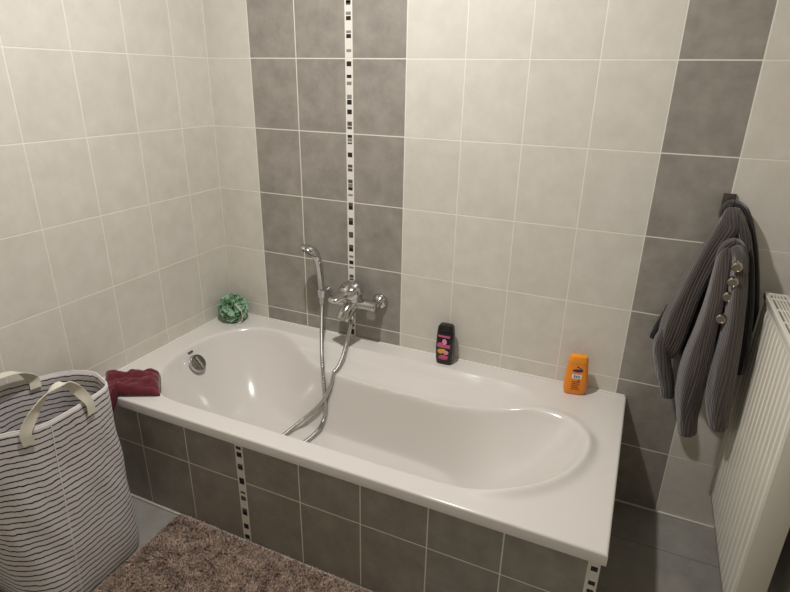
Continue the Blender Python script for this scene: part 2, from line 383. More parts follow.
z -= np.where(de < R_, R_-np.sqrt(np.maximum(R_**2-(R_-de)**2, 0)), 0)
Z = (ZR+z).reshape(ny, nx)
V = [(xs[i], ys[j], Z[j, i]) for j in range(ny) for i in range(nx)]
F = [(j*nx+i, j*nx+i+1, (j+1)*nx+i+1, (j+1)*nx+i) for j in range(ny-1) for i in range(nx-1)]
ring = [j0 for j0 in range(nx)]+[j*nx+nx-1 for j in range(1, ny)]+[(ny-1)*nx+i for i in range(nx-2, -1, -1)]+[j*nx for j in range(ny-2, 0, -1)]
n0 = len(V); nr = len(ring)
V += [(V[k][0], V[k][1], LIPZ) for k in ring]
cx_, cy_ = TX/2, TY/2
V += [(V[k][0]+(.018 if V[k][0] < .1 else -.007 if V[k][0] > 1.6 else 0), V[k][1]+(.0185 if V[k][1] < -.7 else -.018 if V[k][1] > -.05 else 0), LIPZ) for k in ring]
for a in range(nr):
    b = (a+1) % nr
    F.append((ring[b], ring[a], n0+a, n0+b)); F.append((n0+b, n0+a, n0+nr+a, n0+nr+b))
pyobj('basin', V, F, M['acrylic'], tub, angle=50)
def zsurf(x, y):
    i = int(np.clip(np.searchsorted(xs, x), 1, nx-1)); j = int(np.clip(np.searchsorted(ys, y), 1, ny-1))
    fx = (x-xs[i-1])/(xs[i]-xs[i-1]); fy = (y-ys[j-1])/(ys[j]-ys[j-1])
    return (Z[j-1, i-1]*(1-fx)+Z[j-1, i]*fx)*(1-fy)+(Z[j, i-1]*(1-fx)+Z[j, i]*fx)*fy
def hit_tub(px, py):                      # where a line of sight meets the basin
    d = ray(px, py); s = .8
    while s < 3.5:
        p = CAM+d*s
        if 0.002 < p.x < TX-.002 and TY+.002 < p.y < -.002 and p.z <= zsurf(p.x, p.y): return p
        s += .002
    return None
def nrm_tub(x, y, e=.01):
    return Vector((-(zsurf(x+e, y)-zsurf(x-e, y))/(2*e), -(zsurf(x, y+e)-zsurf(x, y-e))/(2*e), 1)).normalized()
p = hit_tub(195, 364.5); nn = nrm_tub(p.x, p.y)
bm = bmesh.new(); lathe(bm, p-nn*.004, nn, [(0, .024), (.006, .024), (.010, .030), (.016, .036), (.024, .036), (.028, .033), (.029, .0)], 36)
cap = obj('overflow_cap', bm, M['chrome'], tub); cap['label'] = 'round chrome overflow cap'
s_, u_ = frame(nn)
bm = bmesh.new(); up = (Vector((0, 0, 1))-nn*nn.z).normalized(); sd = up.cross(nn)
for sgn in (0,):
    c = p+nn*.031
    tube(bm, [c-up*.026+sd*.003, c+up*.0*1, c+up*.026-sd*.003], [.0045, .0055, .0045], 10)
obj('turning_grip', bm, M['chrome'], cap)
c = hit_tub(190, 352.5)
if c:
    n2 = nrm_tub(c.x, c.y); sd = Vector((0, 0, 1)).cross(n2).normalized()
    bm = bmesh.new(); tube(bm, [c-sd*.012+n2*.001, c+sd*.012+n2*.001], .0045, 10); sl = obj('overflow_slot', bm, M['mosaic_dark'], tub)

# ------------------------------------------------------------------ bath mixer
mx0 = Vector((.675, 0, .615))
mix = thing('bath_mixer', 'chrome wall-mounted bath mixer with a single lever above the tub', 'mixer tap', (mx0.x, 0, mx0.z))
inv = lambda v: Vector(v)-mx0
by = -.062
for sx in (-1, 1):
    bm = bmesh.new()
    lathe(bm, (sx*.075, -.0012, 0), (0, -1, 0), [(0, .032), (.004, .0325), (.012, .030), (.020, .023), (.026, .016), (.030, .015), (by*-1-.018, .015)], 32)
    obj('wall_union', bm, M['chrome'], mix)
bm = bmesh.new()
tube(bm, [(-.086, by, 0), (-.083, by, 0), (-.06, by, 0), (.06, by, 0), (.083, by, 0), (.086, by, 0)], [.016, .0205, .021, .021, .0205, .016], 22)
lathe(bm, (-.018, by+.012, .0), (0, -.35, .94), [(0, .026), (.016, .037), (.030, .042), (.040, .042)], 28)
obj('tap_body', bm, M['chrome'], mix)
bm = bmesh.new()
lathe(bm, Vector((-.018, by+.012, 0))+Vector((0, -.35, .94))*.041, (0, -.35, .94), [(0, .043), (.006, .047), (.020, .0465), (.034, .041), (.044, .028), (.048, .0)], 28)
hd = obj('lever_cap', bm, M['chrome'], mix)
bm = bmesh.new()
c0 = Vector((-.022, by-.026, .046))
ctrl = [c0+Vector((0, .012, .006)), c0+Vector((-.012, -.018, .000)), c0+Vector((-.028, -.05, -.010)), c0+Vector((-.037, -.068, -.014))]
pts = smooth_path(ctrl, 9); rings = []
for i, q in enumerate(pts):
    t = i/8; wv = .025+.004*math.sin(t*PI)-(.003*t); hv = .015-.004*t
    d = Vector(ctrl[-1]-ctrl[0]).normalized(); s_ = d.cross(Vector((0, 0, 1))).normalized(); u_ = s_.cross(d)
    if i == 8: wv *= .75; hv *= .6
    rings.append([bm.verts.new(Vector(q)+s_*wv*math.copysign(abs(math.cos(a))**.7, math.cos(a))+u_*hv*math.copysign(abs(math.sin(a))**.7, math.sin(a))) for a in [2*PI*k/20 for k in range(20)]])
for a, b in zip(rings, rings[1:]):
    for k in range(20): bm.faces.new((a[k], a[(k+1) % 20], b[(k+1) % 20], b[k]))
bm.faces.new(rings[0]); bm.faces.new(rings[-1]); bmesh.ops.recalc_face_normals(bm, faces=bm.faces[:])
obj('lever', bm, M['chrome'], mix)
bm = bmesh.new()
sp_ = smooth_path([(-.012, by+.004, -.004), (-.016, by-.018, -.010), (-.022, by-.045, -.028), (-.027, by-.066, -.052)], 10)
tube(bm, sp_, [.022, .026, .028, .0285, .0285, .0283, .028, .0275, .027, .0255], 22)
obj('spout', bm, M['chrome'], mix)
bm = bmesh.new(); lathe(bm, (-.012, by-.016, -.036), (0, -.1, -1), [(0, .011), (.012, .011), (.013, .013), (.024, .013), (.026, .010)], 18)
obj('hose_nut', bm, M['chrome'], mix)
nut = mx0+Vector((-.012, by-.0186, -.0625))

# ------------------------------------------------------------------ hand shower, holder, hose
hp = at(322, 293, -.042)
hold = thing('shower_holder', 'small chrome wall holder clasping the hand shower', 'shower holder', (hp.x, 0, hp.z))
bm = bmesh.new(); lathe(bm, (.006, -.001, 0), (0, -1, 0), [(0, .017), (.006, .017), (.010, .015), (.016, .012), (.036, .012)], 24); obj('wall_rosette', bm, M['chrome'], hold)
bm = bmesh.new(); lathe(bm, (0, -.042, -.018), (.03, -.05, 1), [(0, .0135), (.003, .0165), (.034, .019), (.037, .0165)], 22); obj('clamp', bm, M['chrome'], hold)
hs_ = thing('hand_shower', 'chrome hand shower standing upright in its wall holder', 'hand shower', (hp.x, -.042, hp.z))
hO = Vector((hp.x, -.042, hp.z))
ctrl = [tuple(at(a, b, c)-hO) for a, b, c in ((322, 303, -.040), (321.6, 293, -.042), (320.8, 281, -.047), (319.6, 270, -.057), (318, 261, -.071), (314.5, 254, -.085), (310, 250, -.095))]
bm = bmesh.new(); tube(bm, smooth_path(ctrl, 26), [.0105]*4+[.0115+.004*math.sin(PI*i/24) for i in range(22)], 16)
obj('handle', bm, M['chrome'], hs_)
hc = at(310, 251, -.100)-hO; hn = Vector((-.30, -.42, -.86)).normalized()
bm = bmesh.new(); lathe(bm, hc-hn*.022, hn, [(0, .012), (.004, .025), (.011, .036), (.019, .042), (.025, .043), (.028, .041), (.0285, .0)], 30)
hdm = obj('shower_head', bm, M['chrome'], hs_)
bm = bmesh.new(); lathe(bm, hc+hn*.0075, hn, [(0, .031), (.003, .0305), (.0035, 0)], 28)
for k in range(18):
    a = 2*PI*k/12 if k < 12 else 2*PI*k/6; rr = .023 if k < 12 else .012
    s_, u_ = frame(hn); c = hc+hn*.010+(s_*math.cos(a)+u_*math.sin(a))*rr
    lathe(bm, c, hn, [(0, .0022), (.003, .0016), (.0032, 0)], 8)
obj('spray_face', bm, M['chrome_dark'], hdm)
# hose: down from the handset, a loop on the tub floor, up to the tap
hb = at(322, 304, -.040)
def tubp(px, py, lift=.008):
    p = hit_tub(px, py); return (p.x, p.y, p.z+lift) if p else None
def clear(p, h=.010): return Vector((p.x, p.y, max(p.z, zsurf(p.x, p.y)+h)))
def on(px, py, h=.010):
    p = hit_tub(px, py); d = (CAM-p).normalized(); return p+d*h*1.3
A3, A4, f0 =  on(321.5, 346), on(323, 378), on(325.5, 402)
f1, f2, f3 = hit_tub(325.5, 420), hit_tub(320, 431), hit_tub(311, 440)
g1, g2, g3 = hit_tub(291, 432), hit_tub(296, 425), hit_tub(309, 414.5)
B1, B2, B3 = on(346.5, 344), on(340, 368), on(327, 400, .018)
fx = lambda x, y: Vector((x, y, zsurf(x, y)+.009))
loop = [fx(f3.x-.02, max(f3.y-.09, -.55)), fx((f3.x+g1.x)/2-.05, -.565), fx(g1.x-.010, max(g1.y-.09, -.55))]
ctrl = [hb+Vector((0, .001, .004)), hb+Vector((0, 0, -.012)), A3, A4, f0, clear(f1), clear(f2), clear(f3), *loop, clear(g1), on(307, 416, .016), B3, B2, B1, nut+Vector((0, 0, -.02)), nut]
path = [Vector(q) for q in smooth_path(ctrl, 200)]
for i, q in enumerate(path):              # keep the hose on top of the enamel
    if TY < q.y < 0 and q.z < zsurf(q.x, q.y)+.009: path[i].z = zsurf(q.x, q.y)+.009
for it in range(60):
    q2 = [p.copy() for p in path]
    for i in range(6, len(path)-6):
        path[i] = q2[i]*.5+(q2[i-1]+q2[i+1])*.25
        if it % 4 == 3 and TY < path[i].y < 0 and path[i].z < zsurf(path[i].x, path[i].y)+.009: path[i].z = zsurf(path[i].x, path[i].y)+.009
bm = bmesh.new()
dense = [Vector(q) for q in smooth_path(path, 900)]
tube(bm, dense, [.0080+.0008*math.sin(i*PI/2) for i in range(900)], 10)
tag(obj('shower_hose', bm, M['hose'], angle=80), 'ribbed metal shower hose looping down into the tub', 'shower hose')

# ------------------------------------------------------------------ mesh sponge
sc_ = Vector((.078, -.080, ZR+.062))
puff = thing('mesh_sponge', 'green mesh bath puff in the back left corner of the tub rim', 'bath sponge', (sc_.x, sc_.y, ZR))
V, F = [], []
for k in range(84):
    u = Vector((random.gauss(0, 1), random.gauss(0, 1), random.gauss(0, 1))).normalized()
    s_, u_ = frame(u); ph = random.random()*6.28; s_, u_ = s_*math.cos(ph)+u_*math.sin(ph), -s_*math.sin(ph)+u_*math.cos(ph)
    L = random.uniform(.030, .048); b = len(V); fr_ = random.uniform(90, 170); am = random.uniform(.006, .011); p2 = random.random()*6
    n1, n2 = 15, 5
    for i in range(n1):
        s = (i/(n1-1)-.5)*2*L
        for j in range(n2):
            h = .018+.043*j/(n2-1)
            q = u*h+s_*s+u_*(am*math.sin(s*fr_+p2)*(j/(n2-1))*1.4+.004*math.sin(s*90+p2))
            if q.length > .064: q = q.normalized()*(.064-.003*math.sin(s*fr_*1.3))
            q.z = max(q.z, -.050)
            V.append(q+Vector((0, 0, .053)))
    for i in range(n1-1):
        for j in range(n2-1): a = b+i*n2+j; F.append((a, a+1, a+n2+1, a+n2))
V = [Vector(v) for v in V]
pyobj('netting', V, F, M['net'], puff)
bm = bmesh.new(); tube(bm, smooth_path([(.03, -.02, .09), (.052, -.035, .088), (.068, -.03, .065), (.066, -.022, .035), (.055, -.02, .010), (.045, -.03, .006)], 30), .0022, 8)
obj('hanging_cord', bm, M['cord'], puff)

# ------------------------------------------------------------------ bottles
def sq_loop(w_, d_, n, e=.55):
    return [Vector((w_*math.copysign(abs(math.cos(a))**e, math.cos(a)), d_*math.copysign(abs(math.sin(a))**e, math.sin(a)), 0)) for a in [2*PI*k/n for k in range(n)]]
def body_loft(bm, prof, n=36, e=.5, lean=(0, 0)):
    rings = []
    for z_, w_, d_ in prof:
        rings.append([bm.verts.new(v+Vector((0, 0, z_))) for v in sq_loop(w_, d_, n, e)])
    for a, b in zip(rings, rings[1:]):
        for k in range(n): bm.faces.new((a[k], a[(k+1) % n], b[(k+1) % n], b[k]))
    bm.faces.new(list(reversed(rings[0]))); bm.faces.new(rings[-1])
def decal(bm, prof, x0, x1, z0, z1, mi, e=.5, lift=.0007, nx_=8, nz_=3, shape='box'):
    """a print that follows the bottle's front"""
    def surf(x, z_):
        ps = sorted(prof); zz = [p[0] for p in ps]; w_ = np.interp(z_, zz, [p[1] for p in ps]); d_ = np.interp(z_, zz, [p[2] for p in ps])
        c = min(abs(x)/w_, .999); ca = c**(1/e); return Vector((x, -d_*(math.sqrt(1-ca*ca))**e-lift, z_))
    g = []
    for j in range(nz_+1):
        v = j/nz_; row = []
        for i in range(nx_+1):
            t = i/nx_
            if shape == 'ell':
                hw = math.sqrt(max(0, 1-(2*v-1)**2)); x = (x0+x1)/2+(t-.5)*(x1-x0)*max(hw, .05)
            else: x = x0+(x1-x0)*t
            row.append(bm.verts.new(surf(x, z0+(z1-z0)*v)))
        g.append(row)
    for j in range(nz_):
        for i in range(nx_):
            f = bm.faces.new((g[j][i], g[j][i+1], g[j+1][i+1], g[j+1][i])); f.material_index = mi
bl = thing('shower_gel_bottle', 'black shower gel bottle with pink label on the back rim of the tub', 'bottle', (1.043, -.045, ZR))
prof = [(0, .026, .015), (.003, .0295, .0195), (.02, .0325, .023), (.06, .0340, .0245), (.10, .0330, .0235), (.128, .031, .0215), (.130, .030, .020)]
bm = bmesh.new(); body_loft(bm, prof); obj('body', bm, M['black_plastic'], bl)
bm = bmesh.new(); body_loft(bm, [(.1305, .0295, .0195), (.132, .0308, .021), (.150, .0285, .0195), (.157, .0235, .0155), (.159, .015, .009)]); obj('cap', bm, M['black_plastic'], bl)
bm = bmesh.new()
PM = [M['pink'], M['pale_pink'], M['red'], M['yellow'], M['black_plastic']]
decal(bm, prof, -.023, .023, .113, .121, 0)
decal(bm, prof, -.006, .012, .084, .108, 1, shape='ell', nz_=10)
decal(bm, prof, -.025, .025, .072, .086, 0)
decal(bm, prof, -.021, -.001, .084, .092, 0, shape='ell', nz_=8)
decal(bm, prof, -.022, .000, .046, .066, 3, shape='ell', nz_=10)
decal(bm, prof, .000, .021, .045, .063, 1, shape='ell', nz_=10)
decal(bm, prof, -.010, .010, .052, .068, 3, shape='ell', nz_=10, lift=.001)
decal(bm, prof, -.020, .018, .022, .036, 2, shape='ell', nz_=8)
decal(bm, prof, -.014, .020, .028, .043, 0, shape='ell', nz_=8, lift=.001)
lb = obj('label', bm, PM, bl); lb['label'] = 'pink, yellow and red printed front label'
ob = thing('shampoo_bottle', 'orange shampoo bottle on the right end of the tub rim', 'bottle', (1.519, -.055, ZR)); ob.rotation_euler.z = .2
prof = [(0, .030, .012), (.003, .0345, .0165), (.015, .0375, .019), (.05, .0380, .0195), (.08, .0362, .0185), (.108, .0330, .017), (.116, .0322, .0165)]
bm = bmesh.new(); body_loft(bm, prof, e=.6); obj('body', bm, M['orange'], ob)
bm = bmesh.new(); body_loft(bm, [(.1165, .0318, .0162), (.1175, .0322, .0166), (.134, .0306, .0160), (.142, .0270, .0140), (.146, .017, .008)], e=.6); obj('cap', bm, M['orange_cap'], ob)
bm = bmesh.new()
OM = [M['blue'], M['white_print'], M['blue_text'], M['brown_text']]
decal(bm, prof, -.004, .003, .104, .110, 0, e=.6, shape='ell', nz_=6)
decal(bm, prof, .004, .010, .101, .105, 0, e=.6)
decal(bm, prof, -.017, .015, .088, .099, 0, e=.6, shape='ell', nz_=8)
decal(bm, prof, .005, .017, .091, .101, 0, e=.6, shape='ell', nz_=6, lift=.001)
decal(bm, prof, -.017, .015, .064, .080, 1, e=.6)
for i, (a, b) in enumerate([(-.010, -.006), (-.004, .000), (.002, .005), (.007, .010)]): decal(bm, prof, a, b, .067, .077-.002*(i % 2), 2, e=.6, lift=.0011, nx_=2)
decal(bm, prof, .004, .010, .053, .060, 0, e=.6, shape='ell', nz_=5)
for i in range(5): decal(bm, prof, -.016+.002*(i % 2), .013-.003*(i % 3), .022+.007*i, .0255+.007*i, 3, e=.6)
obj('label', bm, OM, ob)['label'] = 'dark blue lettering and white box printed on the front'

# ------------------------------------------------------------------ red cloth over the tub corner
ns, nt = 46, 60
c00, c10, fr0, fr1 = np.array((.020, -.690)), np.array((.155, -.580)), np.array((.120, -.764)), np.array((.268, -.688))
V = []
for i in range(ns):
    s = i/(ns-1); b0 = c00*(1-s)+c10*s; f0 = fr0*(1-s)+fr1*s
    if f0[1] < -.758: f0[1] = -.764
    L = np.linalg.norm(f0-b0); hang = .085*max(0, 1-1.9*s)**1.0
    if f0[1] > -.752: hang = 0
    tot = L+hang
    for j in range(nt):
        t = j/(nt-1); l = t*tot
        k = min(l/L, 1.0); xy = b0*(1-k)+f0*k
        edge = min(1, min(s, 1-s)/.10, t/.10, (1-t)/.08 if hang < .005 else 1)
        edge = math.sqrt(max(0, 1-(1-edge)**2))
        fold = .006*math.sin(t*8.0+1.0+1.6*s)+.004*math.sin(t*17-4*s)+.010*noise.noise((s*4, t*5, 0))+.005*noise.noise((s*9, t*12, 3))
        hgt = .0035+edge*(.026+fold)
        if hgt < .0035: hgt = .0035
        if l <= L-.012 or hang == 0:
            p = Vector((xy[0], xy[1], ZR+hgt))
        else:
            a = min((l-(L-.012))/.024, 1)*PI/2; dn = max(0, l-(L+.012))
            p = Vector((xy[0], TY+.004-(.004+hgt*.8)*math.sin(a), ZR+hgt*math.cos(a)-.004*(1-math.cos(a))-dn))
            p.y = min(p.y, TY-.0045) if a > 1.2 else p.y
        if s > .86: p.z -= (s-.86)**1*.10
        V.append(p)
F = [(i*nt+j, (i+1)*nt+j, (i+1)*nt+j+1, i*nt+j+1) for i in range(ns-1) for j in range(nt-1)]
o = pyobj('wash_cloth', V, F, M['burgundy']); sd = o.modifiers.new('s', 'SOLIDIFY'); sd.thickness = .003; sd.offset = -1
tag(o, 'crumpled burgundy cloth draped over the front left corner of the tub', 'cloth')

# ------------------------------------------------------------------ laundry basket
bk = thing('laundry_basket', 'tall soft white fabric laundry basket with thin black stripes, beside the tub', 'laundry basket', (.168, -1.03, 0))
BH = .592
topc = closed_curve([(.255, -.868), (.195, -.856), (.092, -.895), (.050, -1.0), (.040, -1.12), (.062, -1.22), (.125, -1.268), (.20, -1.245), (.262, -1.178), (.312, -1.10), (.336, -1.025), (.330, -.965), (.302, -.892)], 8)
nb = 104
def resamp(poly, n, start):
    d = np.linalg.norm(np.roll(poly, -1, 0)-poly, axis=1); cs = np.concatenate([[0], np.cumsum(d)]); P = np.vstack([poly, poly[:1]])
    t = np.linspace(0, cs[-1], n, endpoint=False); return np.stack([np.interp(t, cs, P[:, 0]), np.interp(t, cs, P[:, 1])], 1)
topr = resamp(topc, nb, 0)
ctr = topr.mean(0); a0 = np.arctan2(topr[:, 1]-ctr[1], topr[:, 0]-ctr[0])
bot = np.stack([.172+.156*np.sign(np.cos(a0))*abs(np.cos(a0))**.42, -1.035+.165*np.sign(np.sin(a0))*abs(np.sin(a0))**.42], 1)
def ring_at(t, off=0.0):
    c = bot*(1-t)+topr*t
    m_ = c.mean(0); d = c-m_; ang = np.arctan2(d[:, 1], d[:, 0])
    bul = 1+.04*math.sin(min(t/.12, 1)*PI/2)*math.exp(-(max(t-.12, 0)/.36)**2)-.012*math.exp(-((t-.75)/.12)**2)+.016*np.sin(3*ang+5*t)*math.sin(PI*t)+.014*np.sin(7*ang-9*t)*math.sin(PI*t)+.008*np.sin(11*ang+17*t)*math.sin(PI*t)
    
    r = m_+d*bul[:, None]*(1-off/.16)
    r[:, 0] = np.maximum(r[:, 0], .012+off); return r
base = np.array((.168, -1.03))
nv = 60; V = []; UV = []
def topz(ang): return .006*np.sin(2*ang+.5)+.004*np.sin(5*ang)
for i in range(nv):
    t = i/(nv-1); c = ring_at(t)-base
    zc = BH*t+topz(a0)*t*t
    V += [(c[k, 0], c[k, 1], zc[k]+.001) for k in range(nb)]
    UV += [(k/nb, BH*t+.006) for k in range(nb)]
for i in range(nv-1, 1, -2):
    t = i/(nv-1); c = ring_at(t, .004)-base; zc = BH*t+topz(a0)*t*t
    V += [(c[k, 0], c[k, 1], zc[k]+.001) for k in range(nb)]; UV += [(k/nb, BH*t+.006) for k in range(nb)]
nrings = len(V)//nb
F = [(i*nb+k, i*nb+(k+1) % nb, (i+1)*nb+(k+1) % nb, (i+1)*nb+k) for i in range(nrings-1) for k in range(nb)]
F.append(tuple(reversed(range(nb)))); F.append(tuple(range((nrings-1)*nb, nrings*nb)))
o = pyobj('fabric_body', V, F, M['canvas'], bk)
ul = o.data.uv_layers.new(name='UVMap')
for lp in o.data.loops: ul.data[lp.index].uv = UV[lp.vertex_index]
# binding round the top edge, with a gap-free loop
bm = bmesh.new(); rr = ring_at(1.0, .002)-base; zt = BH+topz(a0)
sec = [(-.0035, -.013), (-.004, .0), (-.002, .004), (.002, .004), (.004, .0), (.0035, -.013)]
rings = []
for k in range(nb):
    p = Vector((rr[k, 0], rr[k, 1], zt[k])); d = Vector((rr[(k+1) % nb, 0]-rr[k-1, 0], rr[(k+1) % nb, 1]-rr[k-1, 1], 0)).normalized(); nrm = Vector((d.y, -d.x, 0))
    rings.append([bm.verts.new(p+nrm*a+Vector((0, 0, b))) for a, b in sec])
front = lambda k: True
for k in range(nb):
    a, b = rings[k], rings[(k+1) % nb]
    for j in range(len(sec)): bm.faces.new((a[j], a[(j+1) % len(sec)], b[(j+1) % len(sec)], b[j]))
bmesh.ops.recalc_face_normals(bm, faces=bm.faces[:])
BIND = bm
def side_point(px, py):          # nearest outer-wall vertex to a line of sight
    best = None; d = ray(px, py).normalized()
    for i in range(nv*nb):
        v = Vector(V[i])+Vector((base[0], base[1], 0)); r = (v-CAM); dd = (r-d*r.dot(d)).length
        if r.dot(d) < 1.75 and (best is None or dd+0.3*r.dot(d)*0.05 < best[0]): best = (dd+0.3*r.dot(d)*0.05, i)
    return best[1]
# piping instead of a flat tape on the stripes: slim light roll
BIND.free()
bm = bmesh.new(); pts = [Vector((rr[k, 0], rr[k, 1], zt[k]+.002)) for k in range(nb)]
ringv = []
for k in range(nb):
    d = (pts[(k+1) % nb]-pts[k-1]).normalized(); nrm = Vector((d.y, -d.x, 0)).normalized()
    ringv.append([bm.verts.new(pts[k]+nrm*.0020*math.cos(a)+Vector((0, 0, .0022*math.sin(a)))) for a in [2*PI*j/8 for j in range(8)]])
for k in range(nb):
    a, b = ringv[k], ringv[(k+1) % nb]
    for j in range(8): bm.faces.new((a[j], a[(j+1) % 8], b[(j+1) % 8], b[j]))
bmesh.ops.recalc_face_normals(bm, faces=bm.faces[:])
obj('rim_binding', bm, M['bind'], bk)
ks = side_point(84, 500) % nb
bm = bmesh.new(); sv = []
for i in range(2, nv-1):
    c = Vector(V[i*nb+ks]); d = Vector(V[i*nb+(ks+1) % nb])-Vector(V[i*nb+ks-1]); d.normalize(); nrm = Vector((d.y, -d.x, 0)).normalized()
    if nrm.dot(c-Vector((0, 0, c.z))) < 0: nrm = -nrm
    sv.append([bm.verts.new(c+d*a+nrm*b) for a, b in ((-.0016, -.001), (-.001, .0014), (.001, .0014), (.0016, -.001))])
for a, b in zip(sv, sv[1:]):
    for j in range(3): bm.faces.new((a[j], a[j+1], b[j+1], b[j]))
bmesh.ops.recalc_face_normals(bm, faces=bm.faces[:])
obj('side_seam', bm, M['bind'], bk)
def strap(name, ctrl, wdirs, width, parent, th=.0028, n=46):
    P_ = smooth_path(ctrl, n); W_ = smooth_path(wdirs, n); bm = bmesh.new(); rings = []
    for i in range(n):
        p = Vector(P_[i]); t_ = (Vector(P_[min(i+1, n-1)])-Vector(P_[max(i-1, 0)])).normalized(); w_ = Vector(W_[i]); w_ = (w_-t_*w_.dot(t_)).normalized(); u_ = t_.cross(w_)
        rings.append([bm.verts.new(p+w_*a*width/2+u_*b*th/2) for a, b in ((-1, -1), (-.5, -1.1), (0, -1.15), (.5, -1.1), (1, -1), (1, 1), (.5, 1.1), (0, 1.15), (-.5, 1.1), (-1, 1))])
    for a, b in zip(rings, rings[1:]):
        for j in range(10): bm.faces.new((a[j], a[(j+1) % 10], b[(j+1) % 10], b[j]))
    bm.faces.new(rings[0]); bm.faces.new(rings[-1]); bmesh.ops.recalc_face_normals(bm, faces=bm.faces[:])
    return obj(name, bm, M['strap'], parent)
B0 = Vector((base[0], base[1], 0))
def rim_at(px, py):
    best = min(range(nb), key=lambda k: (lambda r, d: (r-d*r.dot(d)).length+(0 if r.dot(d) < 1.62 else .0))(Vector((rr[k, 0], rr[k, 1], zt[k]))+B0-CAM, ray(px, py).normalized()))
    return best
def outw(k, drop, off=.006):
    i = nv-1-int(round(drop/BH*(nv-1))); c = Vector(V[i*nb+k]); d = Vector(V[i*nb+(k+1) % nb])-Vector(V[i*nb+k-1]); d.normalize(); nrm = Vector((d.y, -d.x, 0)).normalized()
    if nrm.dot(c-Vector((0, 0, c.z))) < 0: nrm = -nrm
    return c+nrm*off, d, nrm
kA, kB = rim_at(83, 398), rim_at(26, 428)
pA0, dA_, nA = outw(kA, .036); pA1, _, _ = outw(kA, .0); pB0, dB_, nB = outw(kB, .036); pB1, _, _ = outw(kB, .0)
apex = at(60, 384, (pA1.y+pB1.y)/2+base[1]+.02)-B0
ap1 = apex+(pA1-apex)*.42+Vector((0, 0, .018)); ap2 = apex+(pB1-apex)*.42+Vector((0, 0, .020))
sgn = 1 if dA_.dot(dB_) > 0 else -1
strap('handle', [pA0, pA1+Vector((0, 0, .004)), ap1, apex, ap2, pB1+Vector((0, 0, .004)), pB0], [dA_, dA_, dA_*.7+nA*.9*sgn, nA*1.0*sgn+dA_*.1, -dB_*.7+nB*.9*sgn, -dB_, -dB_], .027, bk)
kC, kD = rim_at(30, 379), rim_at(-38, 402)
pC0, dC, nC = outw(kC, .03, -.010); pC1, _, _ = outw(kC, .0, -.004); pD0, dD, nD = outw(kD, .03, -.010); pD1, _, _ = outw(kD, 0, -.004)
m1 = pC1*.8+pD1*.2+Vector((.008, 0, .040)); m2 = pC1*.45+pD1*.55+Vector((.012, 0, .048)); m3 = pC1*.15+pD1*.85+Vector((.008, 0, .035))
strap('handle', [pC0, pC1, m1, m2, m3, pD1, pD0], [dC, dC, dC*.6+Vector((-1, 0, .1)), Vector((-1, 0, .1)), -dD*.6+Vector((-1, 0, .1)), -dD, -dD], .030, bk)

# ------------------------------------------------------------------ dark cloth on the floor beside the basket
bm = bmesh.new()
n1, n2 = 26, 22; g = []
for i in range(n1):
    for j in range(n2):
        x = .015+.16*i/(n1-1); y = -1.46+.23*j/(n2-1)
        e = min(1, min(i, n1-1-i)/4, min(j, n2-1-j)/4); g.append((x, y, .004+.055*math.sqrt(e)*(.75+.4*noise.noise((x*16, y*16, 1)))))
F = [(i*n2+j, (i+1)*n2+j, (i+1)*n2+j+1, i*n2+j+1) for i in range(n1-1) for j in range(n2-1)]
bm.free()
o = pyobj('folded_towel', g, F, M['purple']); sd = o.modifiers.new('s', 'SOLIDIFY'); sd.thickness = .003
tag(o, 'dark purple cloth on the floor left of the laundry basket', 'towel')

# ------------------------------------------------------------------ bath mat
MX0, MX1, MY0, MY1 = .338, 1.18, -1.30, -.743
mt = thing('bath_mat', 'brown fluffy bath mat on the floor along the tub', 'bath mat', ((MX0+MX1)/2, (MY0+MY1)/2, 0))
ox, oy = (MX0+MX1)/2, (MY0+MY1)/2
bm = bmesh.new(); box(bm, MX0-ox+.006, MX1-ox-.006, MY0-oy+.006, MY1-oy-.006, .0005, .009, .003); obj('backing', bm, M['mat_base'], mt)
rng = np.random.default_rng(3); N = 60000
bx_ = rng.uniform(MX0+.004, MX1-.004, N); by_ = rng.uniform(MY0+.004, MY1-.004, N)
fld = np.array([noise.noise((x*11, y*11, 3.0)) for x, y in zip(bx_, by_)]); fl2 = np.array([noise.noise((x*30, y*30, 8.0)) for x, y in zip(bx_, by_)])
ang = fld*2.5+rng.uniform(-2.2, 2.2, N); ln = rng.uniform(.012, .0165, N)*(1+.12*fl2); lean_ = rng.uniform(.25, .75, N)+.12*fl2
wd = rng.uniform(.0016, .0030, N); yw = rng.uniform(0, PI, N)
dx, dy = np.cos(ang)*lean_*ln, np.sin(ang)*lean_*ln
wx, wy = np.cos(yw)*wd, np.sin(yw)*wd
z0 = .008; h1 = ln*.6; h2 = ln*(1-.28*lean_)
VV = np.zeros((N, 5, 3))
VV[:, 0] = np.stack([bx_-wx, by_-wy, np.full(N, z0)], 1); VV[:, 1] = np.stack([bx_+wx, by_+wy, np.full(N, z0)], 1)
VV[:, 2] = np.stack([bx_-wx+dx*.35, by_-wy+dy*.35, z0+h1], 1); VV[:, 3] = np.stack([bx_+wx+dx*.35, by_+wy+dy*.35, z0+h1], 1)
VV[:, 4] = np.stack([bx_+dx, by_+dy, z0+h2], 1)
VV[:, :, 0] = np.clip(VV[:, :, 0], MX0-.002, MX1); VV[:, :, 1] = np.clip(VV[:, :, 1], MY0, MY1+.004)
VV = VV.reshape(-1, 3)-np.array((ox, oy, 0))
me = bpy.data.meshes.new('pile'); b5 = np.arange(N)*5
q4 = np.stack([b5, b5+1, b5+3, b5+2], 1); t3 = np.stack([b5+2, b5+3, b5+4], 1)
me.vertices.add(len(VV)); me.vertices.foreach_set('co', VV.ravel())
me.loops.add(N*7); me.polygons.add(N*2)
lv = np.concatenate([q4.ravel(), t3.ravel()]); me.loops.foreach_set('vertex_index', lv)
